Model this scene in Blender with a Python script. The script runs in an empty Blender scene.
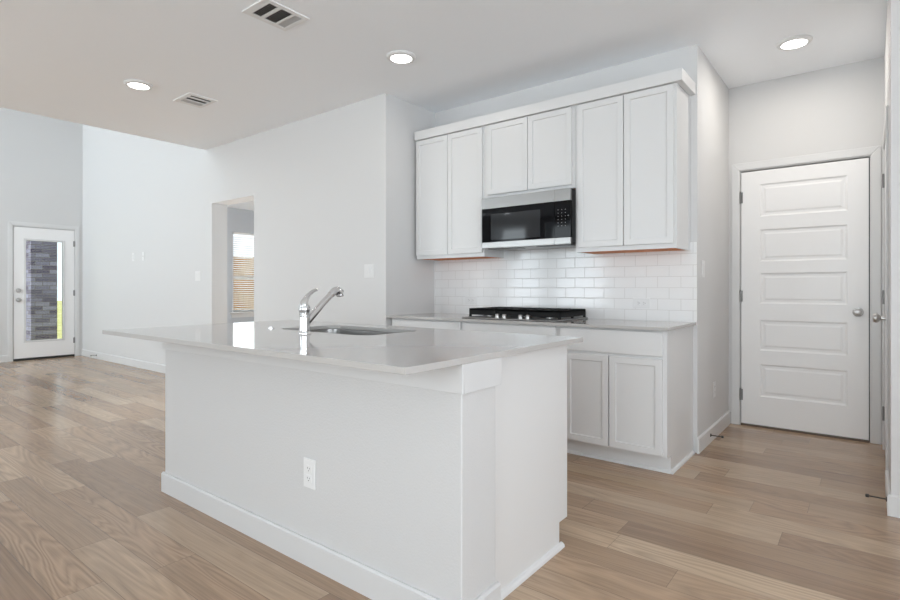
import bpy, bmesh, math, random
from mathutils import Vector, Matrix
S = bpy.context.scene
COL = S.collection
PI = math.pi
random.seed(4)

# ------------------------------------------------------------------ camera
cam_d = bpy.data.cameras.new('camera'); cam = bpy.data.objects.new('camera', cam_d); COL.objects.link(cam)
cam.location = (0, 0, 1.104)
cam.rotation_euler = (PI/2, 0, math.radians(38.078))
cam_d.sensor_width = 36.0
cam_d.lens = 534.52 * 36.0 / 900.0
cam_d.shift_y = -(300 - 288.5) / 900.0
cam_d.clip_start = 0.02
S.camera = cam

# ------------------------------------------------------------------ world, light, exposure
S.view_settings.view_transform = 'Standard'
S.view_settings.look = 'None'
S.view_settings.gamma = 1.0
S.view_settings.use_curve_mapping = False
S.view_settings.exposure = 0.33
S.cycles.max_bounces = 14
S.cycles.diffuse_bounces = 10
S.cycles.glossy_bounces = 6
S.cycles.transparent_max_bounces = 16
S.cycles.sample_clamp_indirect = 6.0
S.cycles.caustics_reflective = False
S.cycles.caustics_refractive = False

W = bpy.data.worlds.new('world'); S.world = W; W.use_nodes = True
W.node_tree.nodes['Background'].inputs[0].default_value = (0.86, 0.93, 1.0, 1)
W.node_tree.nodes['Background'].inputs[1].default_value = 1.35

sun_d = bpy.data.lights.new('sun', 'SUN'); sun_d.energy = 3.0; sun_d.angle = 0.02; sun_d.color = (1, .98, .95)
sun = bpy.data.objects.new('sun', sun_d); COL.objects.link(sun); sun.location = (-6, -20, 20)
sun.rotation_euler = (math.radians(38), 0, math.radians(-6))

def area(name, loc, rot, sx, sy, watts, color):
    d = bpy.data.lights.new(name, 'AREA'); d.shape = 'RECTANGLE'; d.size = sx; d.size_y = sy
    d.energy = watts; d.color = color
    o = bpy.data.objects.new(name, d); COL.objects.link(o); o.location = loc; o.rotation_euler = rot
    return o

# daylight standing in the windows of the wall behind the camera, the wall to the right and the far room; high and side windows are added for light
FRONT_WIN = [(-9.5, -8.3), (-7.3, -6.3), (-5.9, -4.7), (-1.5, 1.5)]
ADDED_HIGH_WIN = [(-9.3, -8.0), (-7.6, -6.4)]  # unseen high windows added to brighten the living room
RIGHT_WIN = [(-3.2, -1.2), (-0.6, 1.6)]
WZ0, WZ1 = 0.35, 2.66
UP = PI/2 + 0.36
for a, b in FRONT_WIN:
    far = a < -4
    area('daylight', ((a+b)/2, -4.20, (WZ0+WZ1)/2), (UP if far else PI/2, 0, 0), b-a, WZ1-WZ0, (40 if far else 44)*(b-a), (0.88, 0.945, 1.0))
for a, b in ADDED_HIGH_WIN:
    area('daylight', ((a+b)/2+.2, -4.55, 3.4), (PI/2+.3, 0, math.radians(32)), b-a-.1, 0.85, 130*(b-a), (0.88, 0.95, 1.0))  # added source, turned towards the end wall to brighten it
for a, b in RIGHT_WIN:
    area('daylight', (2.80, (a+b)/2, (WZ0+WZ1)/2), (UP, 0, PI/2), b-a, WZ1-WZ0, 35*(b-a), (0.92, 0.95, 1.0))
area('daylight', (-10.45, 6.4, 1.5), (PI/2, 0, -PI/2), 1.1, 1.6, 25, (0.92, 0.96, 1.0))
area('daylight', (-6.6, 7.42, 1.5), (PI/2, 0, PI), 1.8, 1.6, 430, (0.92, 0.96, 1.0))  # added fill at an unseen side window, brightens the far room

# ------------------------------------------------------------------ materials
def lin(r, g, b):
    f = lambda c: (c/255/12.92) if c/255 <= 0.04045 else ((c/255+0.055)/1.055)**2.4
    return (f(r), f(g), f(b), 1)

def mat(name, color, rough=0.5, metal=0.0, bump=0.0, bscale=200.0, coat=0.0, spec=0.5, var=0.0):
    m = bpy.data.materials.new(name); m.use_nodes = True
    nt = m.node_tree; p = nt.nodes['Principled BSDF']
    p.inputs['Base Color'].default_value = color
    p.inputs['Roughness'].default_value = rough
    p.inputs['Metallic'].default_value = metal
    p.inputs['Specular IOR Level'].default_value = spec
    if coat: p.inputs['Coat Weight'].default_value = coat; p.inputs['Coat Roughness'].default_value = 0.04
    tc = nt.nodes.new('ShaderNodeNewGeometry')
    if bump:
        n = nt.nodes.new('ShaderNodeTexNoise'); n.inputs['Scale'].default_value = bscale; n.inputs['Detail'].default_value = 3
        nt.links.new(tc.outputs['Position'], n.inputs['Vector'])
        b = nt.nodes.new('ShaderNodeBump'); b.inputs['Strength'].default_value = bump; b.inputs['Distance'].default_value = 0.002
        nt.links.new(n.outputs['Fac'], b.inputs['Height']); nt.links.new(b.outputs['Normal'], p.inputs['Normal'])
    if var:
        n = nt.nodes.new('ShaderNodeTexNoise'); n.inputs['Scale'].default_value = bscale*0.7; n.inputs['Detail'].default_value = 4
        nt.links.new(tc.outputs['Position'], n.inputs['Vector'])
        r = nt.nodes.new('ShaderNodeValToRGB')
        r.color_ramp.elements[0].position = 0.35; r.color_ramp.elements[1].position = 0.65
        r.color_ramp.elements[0].color = tuple(c*(1-var) for c in color[:3])+(1,)
        r.color_ramp.elements[1].color = tuple(min(1, c*(1+var)) for c in color[:3])+(1,)
        nt.links.new(n.outputs['Fac'], r.inputs['Fac']); nt.links.new(r.outputs['Color'], p.inputs['Base Color'])
    return m

M = {}
M['wall'] = mat('wall_paint', (0.64, 0.638, 0.638, 1), 0.75, bump=0.25, bscale=160)
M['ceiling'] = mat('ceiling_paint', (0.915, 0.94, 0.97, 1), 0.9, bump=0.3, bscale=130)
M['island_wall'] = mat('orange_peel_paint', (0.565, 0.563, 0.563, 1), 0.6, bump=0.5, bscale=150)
M['trim'] = mat('trim_paint', (0.68, 0.68, 0.68, 1), 0.38, bump=0.03, bscale=60)
M['door'] = mat('door_paint', (0.84, 0.835, 0.835, 1), 0.42, bump=0.05, bscale=90)
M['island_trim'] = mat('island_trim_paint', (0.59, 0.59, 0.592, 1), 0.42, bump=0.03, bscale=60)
M['cabinet'] = mat('cabinet_paint', (0.68, 0.68, 0.68, 1), 0.36, bump=0.03, bscale=60)
M['quartz'] = mat('quartz', (0.45, 0.437, 0.424, 1), 0.07, bscale=900, var=0.035)
M['quartz'].node_tree.nodes['Principled BSDF'].inputs['IOR'].default_value = 1.62
M['steel'] = mat('brushed_steel', (0.31, 0.305, 0.30, 1), 0.28, 1.0, bump=0.02, bscale=400)
M['chrome'] = mat('chrome', (0.76, 0.76, 0.77, 1), 0.08, 1.0, bump=0.005, bscale=300)
M['nickel'] = mat('satin_nickel', (0.52, 0.51, 0.50, 1), 0.28, 1.0, bump=0.01, bscale=300)
M['hinge'] = mat('aged_nickel', (0.24, 0.235, 0.23, 1), 0.38, 1.0, bump=0.01, bscale=300)
M['sink'] = mat('sink_steel', (0.25, 0.242, 0.235, 1), 0.32, 1.0, bump=0.02, bscale=300)
M['glass_black'] = mat('black_glass', (0.003, 0.003, 0.004, 1), 0.04, spec=0.13, bump=0.012, bscale=3)
M['mesh_glass'] = mat('screened_glass', (0.022, 0.023, 0.025, 1), 0.05, spec=0.32, bump=0.012, bscale=3)
M['black'] = mat('black_enamel', (0.008, 0.008, 0.008, 1), 0.3, bump=0.01, bscale=200)
M['iron'] = mat('cast_iron', (0.006, 0.006, 0.006, 1), 0.6, spec=0.25, bump=0.2, bscale=300)
M['plastic'] = mat('white_plastic', (0.72, 0.72, 0.72, 1), 0.3, bump=0.01, bscale=60)
M['slot'] = mat('socket_slots', (0.05, 0.05, 0.05, 1), 0.5, bump=0.01)
M['rawwood'] = mat('raw_wood', lin(205, 118, 50), 0.6, bscale=40, var=0.2)
M['threshold'] = mat('threshold', lin(92, 74, 60), 0.5, bscale=60, var=0.15)
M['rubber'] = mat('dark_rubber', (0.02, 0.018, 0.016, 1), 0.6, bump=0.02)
M['bronze'] = mat('dark_bronze', (0.05, 0.042, 0.036, 1), 0.4, 0.8, bump=0.02)
M['duct'] = mat('duct_dark', (0.05, 0.05, 0.05, 1), 0.9, bump=0.02)
M['register'] = mat('register_paint', (0.78, 0.78, 0.78, 1), 0.45, bump=0.02)
M['blind'] = mat('blind_slat', (0.80, 0.80, 0.79, 1), 0.45, bump=0.02)
M['keymark'] = mat('keypad_print', (0.28, 0.28, 0.28, 1), 0.5, bump=0.01)
M['vinyl'] = mat('window_vinyl', (0.75, 0.75, 0.76, 1), 0.4, bump=0.02)

def emis(name, col, s):
    m = bpy.data.materials.new(name); m.use_nodes = True; nt = m.node_tree
    p = nt.nodes['Principled BSDF']; p.inputs['Base Color'].default_value = (.9, .9, .9, 1)
    p.inputs['Emission Color'].default_value = col; p.inputs['Emission Strength'].default_value = s
    return m
M['lens'] = emis('light_lens', (1, 0.97, 0.92, 1), 6.0)

def pane():
    m = bpy.data.materials.new('window_pane'); m.use_nodes = True; nt = m.node_tree; nt.nodes.clear()
    o = nt.nodes.new('ShaderNodeOutputMaterial'); mx = nt.nodes.new('ShaderNodeMixShader')
    t = nt.nodes.new('ShaderNodeBsdfTransparent'); g = nt.nodes.new('ShaderNodeBsdfGlossy'); g.inputs['Roughness'].default_value = 0.01
    fr = nt.nodes.new('ShaderNodeFresnel'); fr.inputs['IOR'].default_value = 1.35
    t.inputs[0].default_value = (0.95, 0.97, 0.97, 1)
    nt.links.new(fr.outputs[0], mx.inputs[0]); nt.links.new(t.outputs[0], mx.inputs[1]); nt.links.new(g.outputs[0], mx.inputs[2])
    nt.links.new(mx.outputs[0], o.inputs[0]); return m
M['pane'] = pane()

class NT:
    def __init__(s, name):
        s.m = bpy.data.materials.new(name); s.m.use_nodes = True; s.nt = s.m.node_tree; s.p = s.nt.nodes['Principled BSDF']
    def n(s, t, **kw):
        x = s.nt.nodes.new(t)
        for k, v in kw.items(): setattr(x, k, v)
        return x
    def l(s, a, b): s.nt.links.new(a, b)
    def math(s, op, a, b=None, c=None):
        x = s.n('ShaderNodeMath', operation=op)
        for i, v in enumerate((a, b, c)):
            if v is None: continue
            if isinstance(v, (int, float)): x.inputs[i].default_value = v
            else: s.l(v, x.inputs[i])
        return x.outputs[0]
    def xyz(s, a, b, c):
        x = s.n('ShaderNodeCombineXYZ')
        for i, v in enumerate((a, b, c)):
            if isinstance(v, (int, float)): x.inputs[i].default_value = v
            else: s.l(v, x.inputs[i])
        return x.outputs[0]
    def noise(s, vec, scale, detail=2, dist=0.0, rough=0.5):
        x = s.n('ShaderNodeTexNoise'); s.l(vec, x.inputs['Vector']); x.inputs['Scale'].default_value = scale
        x.inputs['Detail'].default_value = detail; x.inputs['Distortion'].default_value = dist; x.inputs['Roughness'].default_value = rough
        return x.outputs['Fac']
    def white(s, vec):
        x = s.n('ShaderNodeTexWhiteNoise', noise_dimensions='3D'); s.l(vec, x.inputs['Vector']); return x.outputs['Value']
    def ramp(s, f, stops):
        x = s.n('ShaderNodeValToRGB'); e = x.color_ramp.elements
        while len(e) > 2: e.remove(e[-1])
        e[0].position, e[0].color = stops[0]; e[1].position, e[1].color = stops[-1]
        for p_, c_ in stops[1:-1]:
            k = e.new(p_); k.color = c_
        s.l(f, x.inputs['Fac']); return x.outputs['Color']
    def mix(s, f, a, b, mode='MIX'):
        x = s.n('ShaderNodeMix', data_type='RGBA', blend_type=mode)
        for i, v in ((0, f), (6, a), (7, b)):
            if isinstance(v, (int, float)): x.inputs[i].default_value = v
            elif isinstance(v, tuple): x.inputs[i].default_value = v
            else: s.l(v, x.inputs[i])
        return x.outputs[2]
    def bump(s, h, strength, dist=0.002):
        b = s.n('ShaderNodeBump'); b.inputs['Strength'].default_value = strength; b.inputs['Distance'].default_value = dist
        s.l(h, b.inputs['Height']); s.l(b.outputs['Normal'], s.p.inputs['Normal'])

def floor_material():
    t = NT('oak_planks'); g = t.n('ShaderNodeNewGeometry'); sp = t.n('ShaderNodeSeparateXYZ'); t.l(g.outputs['Position'], sp.inputs[0])
    X, Y = sp.outputs[0], sp.outputs[1]
    PW, PL = 0.158, 1.25
    ry = t.math('ADD', t.math('DIVIDE', Y, PW), 0.05); row = t.math('FLOOR', ry); fy = t.math('FRACT', ry)
    rr = t.white(t.xyz(row, 3.7, 1.1))
    rx = t.math('ADD', t.math('DIVIDE', X, PL), t.math('MULTIPLY', rr, 7.0)); colm = t.math('FLOOR', rx); fx = t.math('FRACT', rx)
    cell = t.white(t.xyz(row, colm, 5.5)); cell2 = t.white(t.xyz(colm, row, 9.1))
    base = t.ramp(cell, [(0.0, lin(154, 126, 102)), (0.18, lin(164, 136, 110)), (0.5, lin(177, 149, 122)), (0.8, lin(186, 160, 133)), (1.0, lin(194, 169, 142))])
    off = t.math('MULTIPLY', cell2, 40.0)
    # cathedral figure: contour bands of a stretched field, stronger on some planks
    v = t.xyz(t.math('ADD', t.math('MULTIPLY', X, 0.9), off), t.math('ADD', t.math('MULTIPLY', Y, 7.0), off), off)
    warp = t.noise(v, 1.0, 1.5, 0.35)
    bands = t.math('FRACT', t.math('MULTIPLY', warp, 16.0))
    bands = t.math('MULTIPLY', t.math('ABSOLUTE', t.math('SUBTRACT', bands, 0.5)), t.math('ADD', t.math('MULTIPLY', t.white(t.xyz(colm, 8.0, row)), 0.55), 0.12))
    fine = t.noise(t.xyz(t.math('MULTIPLY', X, 2.2), t.math('MULTIPLY', Y, 170.0), off), 1.0, 3, 0.15, 0.55)
    mid = t.noise(t.xyz(t.math('ADD', t.math('MULTIPLY', X, 0.9), off), t.math('MULTIPLY', Y, 24.0), off), 1.0, 3, 0.35)
    k = t.math('ADD', bands, t.math('ADD', t.math('MULTIPLY', fine, 0.42), t.math('MULTIPLY', mid, 0.36)))
    k = t.math('ADD', k, 0.37)
    c = t.mix(1.0, base, t.xyz(k, k, k), 'MULTIPLY')
    ex = t.math('MULTIPLY', t.math('MINIMUM', fx, t.math('SUBTRACT', 1.0, fx)), PL)
    ey = t.math('MULTIPLY', t.math('MINIMUM', fy, t.math('SUBTRACT', 1.0, fy)), PW)
    e = t.math('MINIMUM', ex, ey)
    groove = t.math('LESS_THAN', e, 0.0012)
    c = t.mix(t.math('MULTIPLY', groove, 0.45), c, (0.06, 0.045, 0.035, 1))
    t.l(c, t.p.inputs['Base Color'])
    t.l(t.math('ADD', t.math('MULTIPLY', mid, 0.08), 0.18), t.p.inputs['Roughness'])
    t.p.inputs['Specular IOR Level'].default_value = 0.65
    t.bump(t.math('SUBTRACT', t.math('MULTIPLY', fine, 0.25), groove), 0.25, 0.001)
    return t.m
M['floor'] = floor_material()

def tile_material():
    t = NT('subway_tile'); g = t.n('ShaderNodeNewGeometry'); sp = t.n('ShaderNodeSeparateXYZ'); t.l(g.outputs['Position'], sp.inputs[0])
    X, Z = sp.outputs[0], sp.outputs[2]
    TH, TW, GR = 0.0775, 0.155, 0.0016
    rz = t.math('DIVIDE', t.math('SUBTRACT', Z, 0.876), TH); row = t.math('FLOOR', rz); fz = t.math('FRACT', rz)
    rx = t.math('ADD', t.math('DIVIDE', X, TW), t.math('MULTIPLY', t.math('MODULO', row, 2.0), 0.5)); fx = t.math('FRACT', rx); colm = t.math('FLOOR', rx)
    ex = t.math('MULTIPLY', t.math('MINIMUM', fx, t.math('SUBTRACT', 1.0, fx)), TW)
    ez = t.math('MULTIPLY', t.math('MINIMUM', fz, t.math('SUBTRACT', 1.0, fz)), TH)
    e = t.math('MINIMUM', ex, ez)
    grout = t.math('LESS_THAN', e, GR)
    c = t.mix(grout, (0.80, 0.80, 0.80, 1), (0.60, 0.59, 0.58, 1))
    t.l(c, t.p.inputs['Base Color'])
    t.l(t.math('ADD', t.math('MULTIPLY', grout, 0.6), 0.10), t.p.inputs['Roughness'])
    cell = t.white(t.xyz(row, colm, 2.0))
    edge = t.n('ShaderNodeMapRange'); edge.interpolation_type = 'SMOOTHSTEP'
    t.l(e, edge.inputs['Value']); edge.inputs['From Min'].default_value = 0.0; edge.inputs['From Max'].default_value = 0.006
    wav = t.noise(t.xyz(t.math('ADD', X, t.math('MULTIPLY', cell, 9.0)), cell, Z), 9.0, 1)
    tilt = t.math('MULTIPLY', t.math('SUBTRACT', cell, 0.5), t.math('MULTIPLY', t.math('SUBTRACT', fx, 0.5), 1.2))
    t.bump(t.math('ADD', t.math('ADD', edge.outputs[0], t.math('MULTIPLY', wav, 1.2)), tilt), 0.35, 0.0012)
    return t.m
M['tile'] = tile_material()

def brick_material():
    t = NT('grey_brick'); g = t.n('ShaderNodeNewGeometry'); sp = t.n('ShaderNodeSeparateXYZ'); t.l(g.outputs['Position'], sp.inputs[0])
    U = t.math('ADD', sp.outputs[0], sp.outputs[1]); b = t.n('ShaderNodeTexBrick')
    t.l(t.xyz(U, sp.outputs[2], 0.0), b.inputs['Vector'])
    b.inputs['Scale'].default_value = 1.0; b.inputs['Brick Width'].default_value = 0.21; b.inputs['Row Height'].default_value = 0.072
    b.inputs['Mortar Size'].default_value = 0.006; b.inputs['Bias'].default_value = -0.1
    b.inputs['Color1'].default_value = lin(98, 86, 118); b.inputs['Color2'].default_value = lin(176, 174, 206); b.inputs['Mortar'].default_value = lin(128, 122, 132)
    n = t.noise(g.outputs['Position'], 40, 4)
    c = t.mix(0.5, b.outputs['Color'], t.ramp(n, [(0.3, (.5, .5, .5, 1)), (0.7, (1, 1, 1, 1))]), 'MULTIPLY')
    t.l(c, t.p.inputs['Base Color']); t.p.inputs['Roughness'].default_value = 0.85
    t.bump(b.outputs['Fac'], -0.5, 0.005); return t.m
M['brick'] = brick_material()

def grass_material():
    t = NT('lawn_grass'); g = t.n('ShaderNodeNewGeometry')
    n = t.noise(g.outputs['Position'], 1.4, 6)
    t.l(t.ramp(n, [(0.3, lin(168, 162, 88)), (0.7, lin(196, 190, 128))]), t.p.inputs['Base Color'])
    t.p.inputs['Roughness'].default_value = 0.95; return t.m
M['grass'] = grass_material()

def cedar_material():
    t = NT('cedar_boards'); g = t.n('ShaderNodeNewGeometry'); sp = t.n('ShaderNodeSeparateXYZ'); t.l(g.outputs['Position'], sp.inputs[0])
    cell = t.white(t.xyz(t.math('FLOOR', t.math('DIVIDE', sp.outputs[1], 0.145)), 1.0, 2.0))
    n = t.noise(t.xyz(t.math('MULTIPLY', sp.outputs[1], 30.0), cell, t.math('MULTIPLY', sp.outputs[2], 1.6)), 1.0, 5, 0.4)
    c = t.mix(0.5, t.ramp(cell, [(0, lin(160, 112, 58)), (1, lin(196, 150, 88))]), t.ramp(n, [(0.3, lin(124, 78, 34)), (0.7, lin(214, 170, 108))]))
    t.l(c, t.p.inputs['Base Color']); t.p.inputs['Roughness'].default_value = 0.8; return t.m
M['cedar'] = cedar_material()

# ------------------------------------------------------------------ helpers
def box(bm, x0, x1, y0, y1, z0, z1):
    vs = [bm.verts.new(p) for p in ((x0,y0,z0),(x1,y0,z0),(x1,y1,z0),(x0,y1,z0),(x0,y0,z1),(x1,y0,z1),(x1,y1,z1),(x0,y1,z1))]
    for f in ((0,3,2,1),(4,5,6,7),(0,1,5,4),(1,2,6,5),(2,3,7,6),(3,0,4,7)): bm.faces.new([vs[i] for i in f])
    return bm
def B(*boxes):
    bm = bmesh.new()
    for b in boxes: box(bm, *b)
    return bm
def prism(pts, axis, a, b):
    """extrude a 2D outline along an axis: axis x -> pts are (y,z); y -> (x,z); z -> (x,y)"""
    bm = bmesh.new()
    def P(p, d): return (d, p[0], p[1]) if axis == 'x' else ((p[0], d, p[1]) if axis == 'y' else (p[0], p[1], d))
    lo = [bm.verts.new(P(p, a)) for p in pts]; hi = [bm.verts.new(P(p, b)) for p in pts]
    bm.faces.new(lo); bm.faces.new(list(reversed(hi))); n = len(pts)
    for i in range(n): bm.faces.new((lo[i], lo[(i+1) % n], hi[(i+1) % n], hi[i]))
    bmesh.ops.recalc_face_normals(bm, faces=bm.faces); return bm
def lathe(prof, n=32, axis='z', at=(0,0,0), bm=None):
    """prof: list of (radius, height) along the axis"""
    bm = bm or bmesh.new(); rings = []
    def P(r, h, a):
        c, s = r*math.cos(a), r*math.sin(a)
        v = (c, s, h) if axis == 'z' else ((h, c, s) if axis == 'x' else (c, h, s))
        return (v[0]+at[0], v[1]+at[1], v[2]+at[2])
    for r, h in prof:
        rings.append([bm.verts.new(P(max(r, 1e-5), h, 2*PI*i/n)) for i in range(n)])
    fs = []
    for a, b in zip(rings, rings[1:]):
        for i in range(n): fs.append(bm.faces.new((a[i], a[(i+1) % n], b[(i+1) % n], b[i])))
    fs.append(bm.faces.new(rings[0])); fs.append(bm.faces.new(list(reversed(rings[-1]))))
    bmesh.ops.recalc_face_normals(bm, faces=fs); return bm
def tube(pts, radii, n=20, bm=None, flat=1.0):
    bm = bm or bmesh.new(); pts = [Vector(p) for p in pts]; rings = []
    up0 = Vector((1, 0, 0))
    for i, p in enumerate(pts):
        t = (pts[min(i+1, len(pts)-1)] - pts[max(i-1, 0)]).normalized()
        u = (up0 - t*up0.dot(t)).normalized(); v = t.cross(u); r = radii[i] if hasattr(radii, '__len__') else radii
        rings.append([bm.verts.new(p + u*math.cos(2*PI*k/n)*r + v*math.sin(2*PI*k/n)*r*flat) for k in range(n)])
    for a, b in zip(rings, rings[1:]):
        for k in range(n): bm.faces.new((a[k], a[(k+1) % n], b[(k+1) % n], b[k]))
    bm.faces.new(rings[0]); bm.faces.new(list(reversed(rings[-1])))
    bmesh.ops.recalc_face_normals(bm, faces=bm.faces); return bm

def obj(name, bm, m, parent=None, loc=(0,0,0), rz=0.0, bevel=0.0, smooth=False):
    me = bpy.data.meshes.new(name); bm.to_mesh(me); bm.free()
    me.materials.append(M[m] if isinstance(m, str) else m)
    o = bpy.data.objects.new(name, me); COL.objects.link(o); o.location = loc; o.rotation_euler = (0, 0, rz)
    if parent: o.parent = parent
    if smooth:
        for p in me.polygons: p.use_smooth = True
        me.set_sharp_from_angle(angle=math.radians(38))
    if bevel:
        b = o.modifiers.new('bevel', 'BEVEL'); b.width = bevel; b.segments = 2; b.limit_method = 'ANGLE'; b.angle_limit = math.radians(40)
        b.harden_normals = False
    return o
def tag(o, label=None, cat=None, group=None, kind=None):
    if label: o['label'] = label
    if cat: o['category'] = cat
    if group: o['group'] = group
    if kind: o['kind'] = kind
    return o
def thing(name, loc, label, cat, group=None, kind=None, rz=0.0):
    o = bpy.data.objects.new(name, None); COL.objects.link(o); o.location = loc; o.rotation_euler = (0, 0, rz)
    o.empty_display_size = 0.1
    return tag(o, label, cat, group, kind)
def copy_tree(o, parent=None):
    c = o.copy(); COL.objects.link(c); c.parent = parent
    for ch in list(o.children): copy_tree(ch, c)
    return c
def struct(name, bm, m, label=None, cat=None, bevel=0.0):
    return tag(obj(name, bm, m, bevel=bevel), label, cat, kind='structure')

# ------------------------------------------------------------------ the room
ZC, ZL = 2.743, 4.05
XL, XR, XRET, XS = -10.2, 2.6, -3.19, -0.905
YA, YB, YD, YF, YN = 3.2, 3.845, 4.862, -4.0, 3.37
XW = 0.085
XLIP = -6.18
struct('floor', B((XL-.15, XR+.15, YF-.15, 7.3, -0.05, 0)), 'floor', 'wood plank floor running through the whole room', 'floor')
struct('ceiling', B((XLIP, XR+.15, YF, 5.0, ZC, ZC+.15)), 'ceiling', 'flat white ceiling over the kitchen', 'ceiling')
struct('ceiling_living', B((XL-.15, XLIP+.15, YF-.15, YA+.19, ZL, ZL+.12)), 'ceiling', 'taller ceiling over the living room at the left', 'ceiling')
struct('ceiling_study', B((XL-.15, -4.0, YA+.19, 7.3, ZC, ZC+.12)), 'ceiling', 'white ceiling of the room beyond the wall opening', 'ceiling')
struct('trim_1', B((XLIP, XLIP+.15, YF, YA, ZC+.15, ZL)), 'wall', 'upright face above the edge of the kitchen ceiling', 'bulkhead')
OX0, OX1, OZ = -6.04, -5.164, 2.10
struct('wall_left', B((XL, OX0, YA, YA+.19, 0, ZL), (OX0, OX1, YA, YA+.19, OZ, ZL), (OX1, XRET, YA, YA+.19, 0, ZC), (XLIP+.15, OX1, YA, YA+.19, ZC, ZL)) if False else
       B((XL, OX0, YA, YA+.19, 0, ZL), (OX0, OX1, YA, YA+.19, OZ, ZC), (OX1, XRET, YA, YA+.19, 0, ZC)), 'wall',
       'long white wall with the doorless opening left of the cabinets', 'wall')
struct('wall_return', B((XRET-.19, XRET, YA+.19, YB, 0, ZC)), 'wall', 'short white wall at the left end of the cabinet run', 'wall')
struct('wall_back', B((XRET-.19, XS, YB, YB+.145, 0, ZC)), 'wall', 'white wall behind the cooktop and upper cabinets', 'wall')
struct('wall_hall', B((XS-.145, XS, YB+.145, YD+.14, 0, ZC)), 'wall', 'white side wall between the cabinets and the panelled door', 'wall')
struct('wall_door', B((XS, -.819, YD, YD+.14, 0, ZC), (-.819, .007, YD, YD+.14, 2.050, ZC), (.007, XW+.12, YD, YD+.14, 0, ZC)), 'wall', 'white wall around the five panel door', 'wall')
D3A, D3B = 3.88, 4.69
struct('wall_closet', B((XW, XW+.12, YN, D3A-.004, 0, ZC), (XW, XW+.12, D3A-.004, D3B+.004, 2.046, ZC), (XW, XW+.12, D3B+.004, YD, 0, ZC)), 'wall', 'wall with the edge-on door at the far right', 'wall')
struct('wall_near', B((XW+.12, XR, YN, YN+.12, 0, ZC)), 'wall', 'white wall cut by the right edge of the photo', 'wall')
def runwall(lo, hi, openings, z0, z1, top, axis, a, b):
    bm = bmesh.new(); c = lo
    def bx(u0, u1, q0, q1):
        if u1-u0 < 1e-4: return
        box(bm, *((u0, u1, a, b, q0, q1) if axis == 'x' else (a, b, u0, u1, q0, q1)))
    for u, v in sorted(openings):
        bx(c, u, 0, top); bx(u, v, 0, z0); bx(u, v, z1, top); c = v
    bx(c, hi, 0, top); return bm
bm = runwall(XL, XR, FRONT_WIN, WZ0, WZ1, 2.9, 'x', YF-.15, YF)
c = XL
for u, v in ADDED_HIGH_WIN:
    box(bm, c, u, YF-.15, YF, 2.9, ZL); box(bm, u, v, YF-.15, YF, 3.9, ZL); c = v
box(bm, c, XLIP+.15, YF-.15, YF, 2.9, ZL)
struct('wall_front', bm, 'wall', 'window wall behind the camera', 'wall')
struct('wall_right', runwall(YF-.15, YN+.12, RIGHT_WIN, WZ0, WZ1, ZC+.15, 'y', XR, XR+.15), 'wall', 'window wall to the right of the camera', 'wall')
# end wall on the left: door opening and the far room's window
bm = bmesh.new()
LD0, LD1 = 2.297, 3.082
FW0, FW1, FZ0, FZ1 = 5.83, 7.0, 0.62, 2.26
x0, x1 = XL-.15, XL
for y0, y1, z0, z1 in ((YF-.15, LD0-.004, 0, ZL), (LD0-.004, LD1+.004, 2.05, ZL), (LD1+.004, FW0, 0, ZL), (FW0, FW1, 0, FZ0), (FW0, FW1, FZ1, ZL), (FW1, 7.3, 0, ZL)):
    box(bm, x0, x1, y0, y1, z0, z1)
M['study'] = mat('study_grey', (0.52, 0.55, 0.59, 1), 0.75, bump=0.2, bscale=160)  # bluish grey tone, used only on the far room's window wall
struct('wall_end', bm, 'wall', 'far end wall with the glazed door', 'wall')
struct('wall_study', B((-4.15, -4.0, YA+.19, 7.3, 0, ZC), (XL, -7.5, 7.15, 7.3, 0, ZC), (-7.5, -5.7, 7.15, 7.3, 0, .7), (-7.5, -5.7, 7.15, 7.3, 2.3, ZC), (-5.7, -4.15, 7.15, 7.3, 0, ZC)), 'wall', 'walls of the room beyond the opening', 'wall')
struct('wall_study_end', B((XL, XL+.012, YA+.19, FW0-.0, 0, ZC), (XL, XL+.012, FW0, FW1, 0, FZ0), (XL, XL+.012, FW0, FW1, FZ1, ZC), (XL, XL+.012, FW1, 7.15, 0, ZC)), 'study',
       'grey window wall seen through the opening', 'wall')

# backsplash
struct('wall_backsplash', B((XRET, XS, YB-.009, YB, 0.876, 1.42)), 'tile', 'white subway tile backsplash between counter and upper cabinets', 'backsplash')

# baseboards
def bb_prof(h=0.104, t=0.014):
    return [(0, 0), (-t, 0), (-t, h-.008), (-t+.006, h), (0, h)]
def baseboard_x(x0, x1, y, sgn=1):
    return prism([(y + p[0]*sgn, p[1]) for p in bb_prof()], 'x', x0, x1)
def baseboard_y(y0, y1, x, sgn):
    return prism([(x - p[0]*sgn, p[1]) for p in bb_prof()], 'y', y0, y1)
struct('baseboard_left', baseboard_x(XL, OX0, YA), 'trim', 'baseboard along the living room wall left of the opening', 'baseboard')
struct('baseboard_middle', baseboard_x(OX1, XRET, YA), 'trim', 'baseboard between the opening and the cabinets', 'baseboard')
struct('baseboard_end', baseboard_y(YF, LD0-.07, XL, 1), 'trim', 'baseboard left of the glazed door', 'baseboard')
struct('baseboard_hall', baseboard_y(YB-.014, YD, XS, 1), 'trim', 'baseboard under the side wall beside the panelled door', 'baseboard')
struct('baseboard_closet', baseboard_y(YN-.014, D3A-.066, XW, -1), 'trim', 'baseboard on the return at the right edge', 'baseboard')
struct('baseboard_near', baseboard_x(XW, XR, YN), 'trim', 'baseboard of the wall cut by the right edge', 'baseboard')

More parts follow.
